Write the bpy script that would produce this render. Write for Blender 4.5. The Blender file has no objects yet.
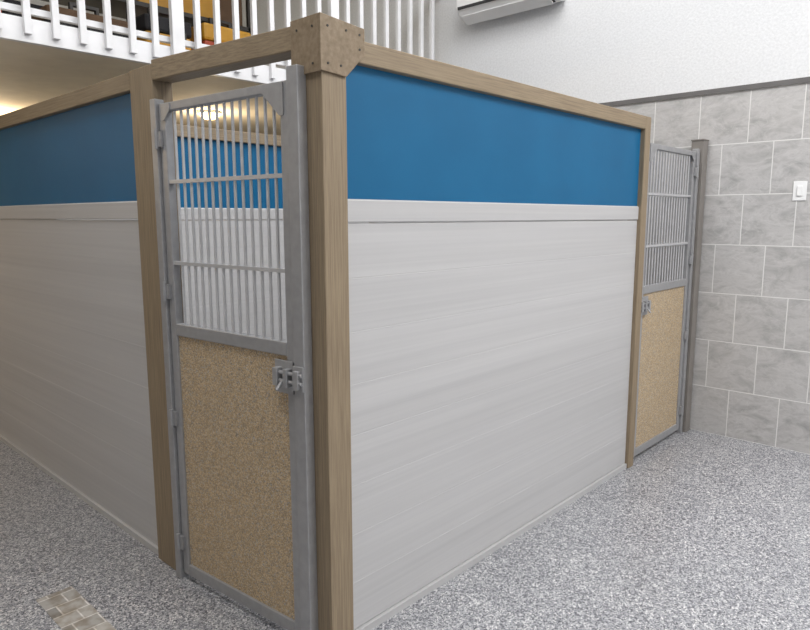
import bpy, bmesh, math, random
from mathutils import Vector, Matrix
random.seed(4)
scn=bpy.context.scene
COL=bpy.context.collection
try: scn.view_settings.view_transform='Standard'
except Exception: pass

def lin(c):
    return tuple((x/255/12.92 if x/255<=.04045 else ((x/255+.055)/1.055)**2.4) for x in c)+(1,)
class NT:
    def __init__(s,name,rough=.5,metal=0,spec=.5):
        s.m=bpy.data.materials.new(name);s.m.use_nodes=True;s.t=s.m.node_tree
        s.b=s.t.nodes['Principled BSDF'];s.b.inputs['Roughness'].default_value=rough
        s.b.inputs['Metallic'].default_value=metal;s.b.inputs['Specular IOR Level'].default_value=spec
    def n(s,ty,**kw):
        nd=s.t.nodes.new(ty)
        for k,v in kw.items():
            setattr(nd,k,v)
        return nd
    def l(s,a,b): s.t.links.new(a,b)
    def coord(s,scale=(1,1,1),rot=(0,0,0),loc=(0,0,0)):
        tc=s.n('ShaderNodeTexCoord');mp=s.n('ShaderNodeMapping')
        mp.inputs['Scale'].default_value=scale;mp.inputs['Rotation'].default_value=rot;mp.inputs['Location'].default_value=loc
        s.l(tc.outputs['Object'],mp.inputs['Vector']);return mp.outputs['Vector']
    def noise(s,vec,scale,detail=3,rough=.5):
        nd=s.n('ShaderNodeTexNoise');nd.inputs['Scale'].default_value=scale;nd.inputs['Detail'].default_value=detail;nd.inputs['Roughness'].default_value=rough
        s.l(vec,nd.inputs['Vector']);return nd
    def ramp(s,fac,stops,interp='LINEAR'):
        r=s.n('ShaderNodeValToRGB');r.color_ramp.interpolation=interp;e=r.color_ramp.elements
        while len(e)<len(stops): e.new(.5)
        for i,(p,c) in enumerate(stops): e[i].position=p;e[i].color=lin(c)
        s.l(fac,r.inputs['Fac']);return r.outputs['Color']
    def mul(s,a,b,f=1):
        mx=s.n('ShaderNodeMix',data_type='RGBA',blend_type='MULTIPLY');mx.inputs['Factor'].default_value=f
        s.l(a,mx.inputs['A']);s.l(b,mx.inputs['B']);return mx.outputs['Result']
    def bump(s,h,strength,dist=.002):
        b=s.n('ShaderNodeBump');b.inputs['Strength'].default_value=strength;b.inputs['Distance'].default_value=dist
        s.l(h,b.inputs['Height']);s.l(b.outputs['Normal'],s.b.inputs['Normal'])
    def base(s,c): s.l(c,s.b.inputs['Base Color'])
def plain(name,c,rough=.5,metal=0,var=6,scale=8):
    k=NT(name,rough,metal);nz=k.noise(k.coord(),scale,3)
    a=tuple(max(0,x-var) for x in c);b=tuple(min(255,x+var) for x in c)
    k.base(k.ramp(nz.outputs['Fac'],[(.3,a),(.7,b)]));return k.m
def streak(name,c1,c2,scale,rough=.6,bump=.3,f=1.,scale2=None):
    k=NT(name,rough);v=k.coord(scale)
    n1=k.noise(v,f,5,.65)
    c=k.ramp(n1.outputs['Fac'],[(.3,c1),(.7,c2)])
    if scale2:
        n2=k.noise(k.coord(scale2),1,3);c=k.mul(c,k.ramp(n2.outputs['Fac'],[(.35,(246,246,246)),(.65,(255,255,255))]))
    k.base(c);k.bump(n1.outputs['Fac'],bump,.0015);return k.m
BR1,BR2=(120,104,84),(156,139,114)
M_brV=streak('wood_composite_vertical',BR1,BR2,(150,150,4))
M_brX=streak('wood_composite_along_x',BR1,BR2,(4,150,150))
M_brY=streak('wood_composite_along_y',BR1,BR2,(150,4,150))
M_brC=plain('wood_composite_bracket',(132,115,93),.6,0,10,60)
PW1,PW2=(187,186,187),(196,195,195)
M_pX=streak('panel_board_x',PW1,PW2,(.5,30,60),.45,.06,1.,(.25,5,9))
M_pY=streak('panel_board_y',PW1,PW2,(30,.5,60),.45,.06,1.,(5,.25,9))
def bluem():
    k=NT('blue_panel',.5,0,.3);v=k.coord((1,1,1));n=k.noise(v,180,2)
    n2=k.noise(v,3,2)
    k.base(k.ramp(n2.outputs['Fac'],[(.3,(12,92,134)),(.7,(18,98,141))]));k.bump(n.outputs['Fac'],.15,.001);return k.m
M_blue=bluem()
M_metal=plain('galvanised_steel',(160,160,162),.42,.3,5,30)
M_bar=plain('steel_bars',(196,196,198),.35,.3,5,30)
M_dark=plain('dark_metal',(60,58,56),.5,.3)
def tanm():
    k=NT('tan_rubber_mat',.8);v=k.coord()
    def cells(sc):
        vo=k.n('ShaderNodeTexVoronoi');vo.inputs['Scale'].default_value=sc;k.l(v,vo.inputs['Vector'])
        sp=k.n('ShaderNodeSeparateColor');k.l(vo.outputs['Color'],sp.inputs['Color']);return sp
    sp=cells(270)
    c=k.ramp(sp.outputs['Red'],[(0,(132,123,112)),(.12,(162,142,114)),(.38,(186,162,129)),(.72,(203,183,152)),(.9,(168,166,160))],'CONSTANT')
    k.base(c)
    k.bump(sp.outputs['Red'],.25,.001);return k.m
M_tan=tanm()
def floorm():
    k=NT('epoxy_flake_floor',.3);v=k.coord()
    def cells(sc):
        vo=k.n('ShaderNodeTexVoronoi');vo.inputs['Scale'].default_value=sc;k.l(v,vo.inputs['Vector'])
        sp=k.n('ShaderNodeSeparateColor');k.l(vo.outputs['Color'],sp.inputs['Color']);return sp
    s1=cells(190);s2=cells(100)
    n=k.noise(v,2.2,4)
    c=k.ramp(s1.outputs['Red'],[(0,(84,86,92)),(.10,(126,128,133)),(.32,(160,161,164)),(.62,(187,187,190)),(.84,(222,221,220))],'CONSTANT')
    c2=k.ramp(s2.outputs['Red'],[(0,(196,196,201)),(.2,(234,234,236)),(.55,(255,255,255))],'CONSTANT')
    k.base(k.mul(k.mul(c,c2),k.ramp(n.outputs['Fac'],[(.3,(242,242,243)),(.7,(255,255,255))])))
    k.bump(s1.outputs['Green'],.1,.001);return k.m
M_floor=floorm()
def tilem():
    k=NT('stone_wall_tile',.35);tc=k.n('ShaderNodeTexCoord');s=k.n('ShaderNodeSeparateXYZ');k.l(tc.outputs['Object'],s.inputs[0])
    ad=k.n('ShaderNodeMath',operation='ADD');ad.inputs[1].default_value=20*.33+.09;k.l(s.outputs['Y'],ad.inputs[0])
    c=k.n('ShaderNodeCombineXYZ');k.l(ad.outputs[0],c.inputs['X']);k.l(s.outputs['Z'],c.inputs['Y'])
    def brick(c1,c2,m):
        b=k.n('ShaderNodeTexBrick');b.offset=.5;b.inputs['Scale'].default_value=1;b.inputs['Brick Width'].default_value=.33;b.inputs['Row Height'].default_value=.352
        b.inputs['Mortar Size'].default_value=.0033;b.inputs['Mortar Smooth'].default_value=.1
        b.inputs['Color1'].default_value=c1;b.inputs['Color2'].default_value=c2;b.inputs['Mortar'].default_value=m
        k.l(c.outputs[0],b.inputs['Vector']);return b
    rb=brick((0,0,0,1),(1,1,1,1),(0,0,0,1))
    ml=k.n('ShaderNodeVectorMath',operation='MULTIPLY_ADD');ml.inputs[1].default_value=(7,9,13);k.l(rb.outputs['Color'],ml.inputs[0]);k.l(tc.outputs['Object'],ml.inputs[2])
    # stone clouds, slightly stretched diagonally, plus thin pale veins
    mp=k.n('ShaderNodeMapping');mp.inputs['Scale'].default_value=(1,1.0,2.0);mp.inputs['Rotation'].default_value=(.5,0,0);k.l(ml.outputs[0],mp.inputs['Vector'])
    n1=k.noise(mp.outputs[0],5,12,.72);n1.inputs['Distortion'].default_value=.5
    col=k.ramp(n1.outputs['Fac'],[(.3,(152,151,150)),(.46,(178,176,175)),(.55,(190,188,187)),(.62,(174,172,171)),(.74,(204,203,202))])
    n2=k.noise(mp.outputs[0],3.2,8,.6);n2.inputs['Distortion'].default_value=1.
    vein=k.ramp(n2.outputs['Fac'],[(.48,(0,0,0)),(.5,(120,120,120)),(.52,(0,0,0))])
    vm=k.n('ShaderNodeMix',data_type='RGBA');k.l(vein,vm.inputs['Factor']);k.l(col,vm.inputs['A']);vm.inputs['B'].default_value=lin((222,221,219))
    mx=k.n('ShaderNodeMix',data_type='RGBA');k.l(rb.outputs['Fac'],mx.inputs['Factor']);k.l(vm.outputs['Result'],mx.inputs['A']);mx.inputs['B'].default_value=lin((222,221,219))
    k.base(mx.outputs['Result'])
    iv=k.n('ShaderNodeMath',operation='SUBTRACT');iv.inputs[0].default_value=1;k.l(rb.outputs['Fac'],iv.inputs[1])
    k.bump(iv.outputs[0],.4,.003);return k.m
M_tile=tilem()
def plaster():
    k=NT('textured_white_paint',.7);v=k.coord();n=k.noise(v,60,4)
    k.base(k.ramp(n.outputs['Fac'],[(.3,(216,217,219)),(.7,(228,229,231))]));k.bump(n.outputs['Fac'],.35,.004);return k.m
M_wall=plaster()
M_white=plain('white_painted_wood',(232,232,234),.5,0,5)
M_ceil=plain('white_ceiling',(240,232,214),.8,0,4)
M_ac=plain('white_plastic',(238,238,238),.3,0,2)
M_acd=plain('dark_vent',(55,56,58),.5)
M_trim=plain('dark_grey_trim',(100,98,97),.5)
M_post=plain('grey_brown_post',(126,121,116),.55)
def slate():
    k=NT('slate_floor_inlay',.5);v=k.coord((1,1,1),loc=(.03,.02,0))
    b=k.n('ShaderNodeTexBrick');b.inputs['Scale'].default_value=1;b.inputs['Brick Width'].default_value=.10;b.inputs['Row Height'].default_value=.085;b.inputs['Mortar Size'].default_value=.003
    b.inputs['Color1'].default_value=lin((136,135,133));b.inputs['Color2'].default_value=lin((190,186,180));b.inputs['Mortar'].default_value=lin((215,213,210))
    k.l(v,b.inputs['Vector']);n=k.noise(v,18,6)
    k.base(k.mul(b.outputs['Color'],k.ramp(n.outputs['Fac'],[(.35,(196,184,168)),(.6,(255,255,255))]),.8));return k.m
M_slate=slate()
def emis(name,c,st):
    k=NT(name);k.b.inputs['Emission Color'].default_value=lin(c);k.b.inputs['Emission Strength'].default_value=st;k.b.inputs['Base Color'].default_value=lin(c);return k.m

def add(name,bm,mats,parent=None,loc=None,rotz=0,smooth=False,bevel=0):
    me=bpy.data.meshes.new(name);bmesh.ops.recalc_face_normals(bm,faces=bm.faces);bm.to_mesh(me);bm.free()
    for m in (mats if isinstance(mats,list) else [mats]): me.materials.append(m)
    o=bpy.data.objects.new(name,me);COL.objects.link(o)
    if loc: o.location=loc
    o.rotation_euler[2]=rotz
    if parent: o.parent=parent
    if smooth:
        for p in me.polygons: p.use_smooth=True
    if bevel:
        b=o.modifiers.new('b','BEVEL');b.width=bevel;b.segments=2;b.limit_method='ANGLE'
    return o
def bx(bm,x0,x1,y0,y1,z0,z1,mi=0):
    vs=[bm.verts.new((x,y,z)) for z in (z0,z1) for x,y in ((x0,y0),(x1,y0),(x1,y1),(x0,y1))]
    fs=[(3,2,1,0),(4,5,6,7),(0,1,5,4),(1,2,6,5),(2,3,7,6),(3,0,4,7)]
    for f in fs:
        fc=bm.faces.new([vs[i] for i in f]);fc.material_index=mi
def prism(bm,pts,axis,a,b,mi=0):
    def P(p,t):
        if axis=='x': return (t,p[0],p[1])
        if axis=='y': return (p[0],t,p[1])
        return (p[0],p[1],t)
    A=[bm.verts.new(P(p,a)) for p in pts];B=[bm.verts.new(P(p,b)) for p in pts]
    n=len(pts)
    fl=[bm.faces.new(A),bm.faces.new(B[::-1])]+[bm.faces.new((A[i],B[i],B[(i+1)%n],A[(i+1)%n])) for i in range(n)]
    for f in fl: f.material_index=mi
def cyl(bm,p0,p1,r,seg=10,mi=0):
    p0=Vector(p0);p1=Vector(p1);d=p1-p0
    q=d.to_track_quat('Z','Y').to_matrix().to_4x4();q.translation=(p0+p1)/2
    rs=bmesh.ops.create_cone(bm,cap_ends=True,segments=seg,radius1=r,radius2=r,depth=d.length,matrix=q)
    for v in rs['verts']:
        for f in v.link_faces: f.material_index=mi
def box(name,x0,x1,y0,y1,z0,z1,mat,parent=None,bevel=0):
    bm=bmesh.new();bx(bm,x0,x1,y0,y1,z0,z1);return add(name,bm,mat,parent,bevel=bevel)
def empty(name,loc=(0,0,0),rotz=0):
    e=bpy.data.objects.new(name,None);COL.objects.link(e);e.location=loc;e.rotation_euler[2]=rotz;e.empty_display_size=.1;return e

# ---------------- room shell ----------------
XW=3.60; TT=2.465; CE=4.8
box('floor',-6,XW+.1,-6,7.5,-.1,0,M_floor)
box('wall_east',XW,XW+.1,-6,7.5,0,CE,M_wall)
box('wall_north',-6,XW,7.4,7.5,0,CE,M_wall)
box('wall_west',-6.1,-6,-6,7.5,0,CE,M_wall)
box('wall_south',-6,XW,-6.1,-6,0,CE,M_wall)
box('ceiling',-6.1,XW+.1,-6.1,7.5,CE,CE+.1,M_ceil)
box('wall_tile_cladding',XW-.012,XW,-6,7.4,0,TT,M_tile)
box('trim_1',XW-.022,XW,-6,7.4,TT,TT+.035,M_trim)
box('floor_inlay',-.62,-.475,.35,1.2,0,.002,M_slate)

# ---------------- stall walls ----------------
H0=2.2; ZB0=1.67; L=2.576
def boards(bm,along,a0,a1,t0,t1,z0=.03,z1=1.585,step=.194):
    z=z1
    while z>z0+.01:
        zz=max(z0,z-step)
        c=.0011
        pr=[(t0+c,zz),(t0,zz+c*1.5),(t0,z-c*1.5),(t0+c,z),(t1,z),(t1,zz)]
        prism(bm,pr,along,a0,a1);z=zz
def stall_wall(name,along,a0,a1,t0,mP,mR,dz=0):
    e=empty(name);z_rail0=2.125+dz;H=H0+dz;ZB=ZB0+dz*.5
    bm=bmesh.new();boards(bm,along,a0,a1,t0+.025,t0+.065,z1=1.585+dz*.5)
    zc=1.588+dz*.5
    prism(bm,[(t0+.022,zc),(t0+.019,zc+.004),(t0+.019,ZB-.006),(t0+.024,ZB),(t0+.065,ZB),(t0+.065,zc)],along,a0,a1)
    add('boards',bm,mP,e)
    bm=bmesh.new();prism(bm,[(t0+.03,ZB),(t0+.03,z_rail0+.01),(t0+.06,z_rail0+.01),(t0+.06,ZB)],along,a0,a1);add('blue_sheet',bm,M_blue,e)
    bm=bmesh.new();prism(bm,[(t0,z_rail0),(t0,H),(t0+.09,H),(t0+.09,z_rail0)],along,a0,a1);add('top_rail',bm,mR,e,bevel=.004)
    bm=bmesh.new();prism(bm,[(t0+.012,0),(t0+.012,.03),(t0+.078,.03),(t0+.078,0)],along,a0,a1);add('base_channel',bm,mP,e)
    return e
PX=.108
e=stall_wall('stall_partition','x',.11,L-.075,0,M_pX,M_brX)
bm=bmesh.new();bx(bm,0,PX,0,.14,0,2.235);add('corner_post',bm,M_brV,e,bevel=.004)
bm=bmesh.new();prism(bm,[(-.01,2.075),(.1,2.068),(.185,2.15),(.185,2.236),(-.01,2.25)],'y',-.01,-.0005)
add('corner_bracket_front',bm,M_brC,e,bevel=.002)
bm=bmesh.new();bx(bm,-.01,-.0005,0,.145,2.072,2.25);add('corner_bracket_side',bm,M_brC,e,bevel=.002)
bm=bmesh.new()
for x,z in ((.02,2.1),(.075,2.1),(.02,2.215),(.16,2.165),(.16,2.212),(.1,2.215)): cyl(bm,(x,-.012,z),(x,-.008,z),.004,8)
for y,z in ((.03,2.1),(.03,2.215),(.11,2.215),(.11,2.1)): cyl(bm,(-.012,y,z),(-.008,y,z),.004,8)
add('screws',bm,M_dark,e)
bm=bmesh.new();bx(bm,L-.075,L,0,.09,0,2.2);add('end_post',bm,M_brV,e,bevel=.004)
e=stall_wall('stall_partition','y',1.15,6.2,-.1,M_pY,M_brY,.02)
bm=bmesh.new();bx(bm,-.1,-.01,.95,1.15,0,2.225);add('door_post',bm,M_brV,e,bevel=.004)
stall_wall('stall_partition','x',-.005,L-.09,2.35,M_pX,M_brX)
stall_wall('stall_partition','y',.1,2.345,L-.085,M_pY,M_brY)
stall_wall('stall_partition','x',-.005,XW-.02,4.8,M_pX,M_brX)
bm=bmesh.new()
prism(bm,[(-.0,.146),(.09,.146),(-.01,.949),(-.1,.949)],'z',2.16,2.24);add('door_header',bm,M_brY,bevel=.004)

# ---------------- doors ----------------
def door(name,loc,rotz,W,latch,ztop=2.06,jh=2.1):
    e=empty(name,loc,rotz);s=.042;d=.035
    bm=bmesh.new()
    bx(bm,0,s,0,d,.03,ztop);bx(bm,W-s,W,0,d,.03,ztop)
    bx(bm,s,W-s,0,d,ztop-.032,ztop);bx(bm,s,W-s,0,d,.03,.08);bx(bm,s,W-s,0,d,1.115,1.165)
    add('frame',bm,M_metal,e,bevel=.003)
    bm=bmesh.new()
    for z in (1.42,1.75): bx(bm,s,W-s,.004,.024,z-.007,z+.007)
    n=int(round((W-2*s)/.044))
    for i in range(1,n):
        x=s+(W-2*s)*i/n;cyl(bm,(x,.014,1.165),(x,.014,ztop-.035),.0058,8)
    add('grille_bars',bm,M_bar,e)
    bm=bmesh.new();bx(bm,s,W-s,.01,.026,.08,1.115);add('kick_panel',bm,M_tan,e)
    bm=bmesh.new()
    for sx,x in ((1,s),(-1,W-s)):
        if (sx==1)==(latch=='R'): k=.45
        else: k=1
        prism(bm,[(x-sx*.02,ztop-.005),(x+sx*.085*k,ztop-.005),(x+sx*.085*k,ztop-.032),(x,ztop-.032-.08*k),(x-sx*.02,ztop-.032-.08*k)],'y',-.005,0)
    add('gusset_plates',bm,M_metal,e)
    bm=bmesh.new()
    def jamb(x0,x1,h): bx(bm,x0,x1,-.012,.03,0,h)
    if latch=='R': jamb(W+.006,W+.058,jh);jamb(-.045,-.006,ztop+.02)
    else: jamb(-.045,-.006,jh);jamb(W+.005,W+.045,ztop+.02)
    add('jambs',bm,M_metal,e,bevel=.003)
    bm=bmesh.new();hx=-.003 if latch=='R' else W+.003
    for z in (.18,.75,1.3,1.92):
        cyl(bm,(hx,-.016,z-.04),(hx,-.016,z+.04),.008,10);bx(bm,hx-.025,hx+.025,-.014,-.001,z-.03,z+.03)
    add('hinges',bm,M_metal,e)
    bm=bmesh.new();k=1 if latch=='R' else -1;x0=W if latch=='R' else 0
    def kb(a,b,y0,y1,z0,z1):
        xs=sorted((x0+k*a,x0+k*b));bx(bm,xs[0],xs[1],y0,y1,z0,z1)
    kb(-.1,-.005,-.008,0,.98,1.10);kb(.008,.058,-.02,-.012,1.0,1.09)
    for z in (1.03,1.06):
        cyl(bm,(x0-k*.09,-.022,z),(x0+k*.055,-.022,z),.007,10)
    kb(-.085,-.06,-.034,-.005,1.01,1.075);kb(-.03,-.01,-.034,-.005,1.01,1.075);kb(.02,.045,-.034,-.012,1.01,1.075)
    cyl(bm,(x0-k*.045,-.022,1.03),(x0-k*.045,-.05,1.0),.006,8)
    add('latch',bm,M_metal,e,bevel=.0015)
    return e
p0=Vector((-.105,.895));p1=Vector((-.035,.133));dv=p1-p0
door('stall_door',(p0.x,p0.y,0),math.atan2(dv.y,dv.x),dv.length,'R')
door('stall_door',(L+.05,.03,0),0,.805,'L')
e=empty('door_end_post');bm=bmesh.new();bx(bm,3.485,3.575,.0,.085,0.01,2.14);bx(bm,3.48,3.58,-.005,.09,2.14,2.15);bx(bm,3.48,3.58,-.005,.09,0,.01);add('post',bm,M_post,e,bevel=.003)

# ---------------- loft ----------------
YL=2.5
box('loft_floor',-6,XW-.02,YL+.02,7.4,2.58,2.70,M_ceil)
e=empty('loft_railing')
box('fascia',-6,XW-.02,YL-.02,YL+.02,2.58,2.71,M_white,e,.003)
box('bottom_rail',-6,XW-.02,YL+.0,YL+.04,2.74,2.775,M_white,e)
box('top_rail',-6,XW-.02,YL-.03,YL+.06,3.68,3.72,M_white,e,.003)
bm=bmesh.new();x=-5.9;i=0
while x<XW-.05:
    w=.019 if i%9 else .042
    bx(bm,x-w,x+w,YL-.05 if w<.04 else YL-.06,YL-.02,2.62 if w<.04 else 2.58,3.68);x+=.15;i+=1
add('balusters',bm,M_white,e,bevel=.002)
def case(name,x0,x1,y0,y1,z0,z1,m,m2):
    e=empty(name);box('body',x0,x1,y0,y1,z0,z0+(z1-z0)*.6,m,e,.02);box('lid',x0-.005,x1+.005,y0-.005,y1+.005,z0+(z1-z0)*.6,z1,m2,e,.02)
    cx=(x0+x1)/2;bm=bmesh.new();bx(bm,cx-.09,cx-.07,y0+.1,y0+.13,z1,z1+.05);bx(bm,cx+.07,cx+.09,y0+.1,y0+.13,z1,z1+.05);bx(bm,cx-.09,cx+.09,y0+.1,y0+.13,z1+.05,z1+.07)
    for s in (-.1,.1): bx(bm,cx+s-.02,cx+s+.02,y0-.015,y0-.004,z0+(z1-z0)*.5,z0+(z1-z0)*.7)
    add('handle_and_latches',bm,M_dark,e)
M_yel=plain('yellow_plastic',(190,140,40),.4);M_or=plain('orange_plastic',(165,66,36),.4);M_blk=plain('black_fabric',(34,34,38),.8);M_brn=plain('cardboard',(92,70,50),.8)
case('tool_case',.78,1.12,2.75,3.05,2.7,2.97,M_yel,M_blk)
case('tool_case',1.22,1.62,2.75,3.05,2.7,3.0,M_or,M_yel)
case('tool_case',.15,.68,2.72,3.05,2.7,2.88,M_blk,M_brn)
e=empty('storage_shelf');bm=bmesh.new()
for z in (2.75,3.15,3.55): bx(bm,-.2,1.9,3.15,3.55,z-.02,z+.01)
for x in (-.2,.85,1.87):
    bx(bm,x,x+.03,3.15,3.18,2.7,3.9);bx(bm,x,x+.03,3.52,3.55,2.7,3.9)
add('frame',bm,M_dark,e)
bm=bmesh.new();x=-.15
while x<1.75:
    w=random.uniform(.18,.4)
    for zb in (2.76,3.16,3.56): bx(bm,x,min(x+w-.03,1.85),3.2,3.5,zb,zb+random.uniform(.2,.33),random.choice([0,0,1,2,3]))
    x+=w
add('stored_boxes',bm,[M_blk,M_brn,M_or,M_yel],e,bevel=.008)

# ---------------- wall items ----------------
e=empty('wall_air_conditioner');y0,y1=1.2,2.17;xb=XW-.002;zb=3.33
bm=bmesh.new()
prism(bm,[(xb,zb+.02),(xb-.06,zb),(xb-.17,zb+.045),(xb-.215,zb+.10),(xb-.22,zb+.25),(xb-.19,zb+.29),(xb,zb+.29)],'y',y0,y1)
add('body',bm,M_ac,e,bevel=.01)
bm=bmesh.new();prism(bm,[(xb-.075,zb-.002),(xb-.16,zb+.033),(xb-.16,zb+.045),(xb-.075,zb+.02)],'y',y0+.05,y1-.05)
prism(bm,[(xb-.2125,zb+.088),(xb-.2175,zb+.10),(xb-.2185,zb+.112),(xb-.21,zb+.112),(xb-.205,zb+.09)],'y',y0+.02,y1-.02);add('vent',bm,M_acd,e)
bm=bmesh.new()
prism(bm,[(xb-.105,zb-.022),(xb-.19,zb+.035),(xb-.19,zb+.041),(xb-.105,zb-.016)],'y',y0+.05,y1-.05)
add('louver',bm,M_ac,e)
e=empty('light_switch');yc,zc,xs=-.60,1.775,XW-.012
box('plate',xs-.006,xs,yc-.04,yc+.04,zc-.063,zc+.063,M_ac,e,.002);box('rocker',xs-.012,xs-.006,yc-.016,yc+.016,zc-.033,zc+.033,M_ac,e,.002)

# ---------------- lights ----------------
def panel_light(x,y,z,sx,sy,P,c=(1,1,1)):
    e=empty('unseen_ceiling_light',(x,y,z))
    bm=bmesh.new()
    for a in ((-sx/2-.04,-sx/2,-sy/2-.04,sy/2+.04),(sx/2,sx/2+.04,-sy/2-.04,sy/2+.04),(-sx/2,sx/2,-sy/2-.04,-sy/2),(-sx/2,sx/2,sy/2,sy/2+.04)): bx(bm,*a,-.03,.02)
    bx(bm,-sx/2,sx/2,-sy/2,sy/2,.0,.02)
    add('housing',bm,M_white,e)
    l=bpy.data.lights.new('lamp','AREA');l.shape='RECTANGLE';l.size=sx;l.size_y=sy;l.energy=P;l.color=c
    o=bpy.data.objects.new('lamp',l);COL.objects.link(o);o.parent=e;o.location=(0,0,-.01)
panel_light(1.6,-3.2,CE-.02,2.2,2.2,235)
panel_light(-1.0,-4.2,CE-.02,1.4,1.4,36)
panel_light(-1.1,.2,CE-.02,1.2,1.6,75)  # out-of-view lamp added to brighten the left floor, only grazing the left partition
panel_light(1.8,.6,CE-.02,1.6,1.6,70)
panel_light(0,5.5,CE-.02,1.2,1.2,25)
for x,y,P in ((.45,5.35,30),(1.95,3.95,16),(-2.2,4.2,26)):
    e=empty('ceiling_dome_light',(x,y,2.58))
    bm=bmesh.new();bmesh.ops.create_cone(bm,cap_ends=True,segments=24,radius1=.11,radius2=.11,depth=.02,matrix=Matrix.Translation((0,0,-.01)));add('trim_ring',bm,M_white,e)
    bm=bmesh.new();bmesh.ops.create_uvsphere(bm,u_segments=24,v_segments=12,radius=.095,matrix=Matrix.Translation((0,0,-.02))@Matrix.Diagonal((1,1,.55,1)));add('dome',bm,emis('warm_dome',(255,214,150),9),e,smooth=True)
    l=bpy.data.lights.new('lamp','POINT');l.shadow_soft_size=.08;l.energy=P;l.color=(1,.78,.52);o=bpy.data.objects.new('lamp',l);COL.objects.link(o);o.parent=e;o.location=(0,0,-.26)
w=bpy.data.worlds.new('world');scn.world=w;w.use_nodes=True;w.node_tree.nodes['Background'].inputs['Color'].default_value=(.8,.85,.9,1);w.node_tree.nodes['Background'].inputs['Strength'].default_value=.3

# ---------------- camera ----------------
a=math.radians(43.06);t=math.radians(8.52);r=math.radians(-.07)
F=Vector((math.cos(a),math.sin(a),0));R=Vector((math.sin(a),-math.cos(a),0));Z=Vector((0,0,1))
fw=math.cos(t)*F-math.sin(t)*Z;up=math.sin(t)*F+math.cos(t)*Z
R2=math.cos(r)*R+math.sin(r)*up;U2=-math.sin(r)*R+math.cos(r)*up
cam=bpy.data.cameras.new('camera');cam.lens=655.2*36/810;cam.sensor_width=36;cam.clip_start=.05
o=bpy.data.objects.new('camera',cam);COL.objects.link(o)
m=Matrix((R2,U2,-fw)).transposed().to_4x4();m.translation=(-1.428,-1.702,1.608);o.matrix_world=m
scn.camera=o
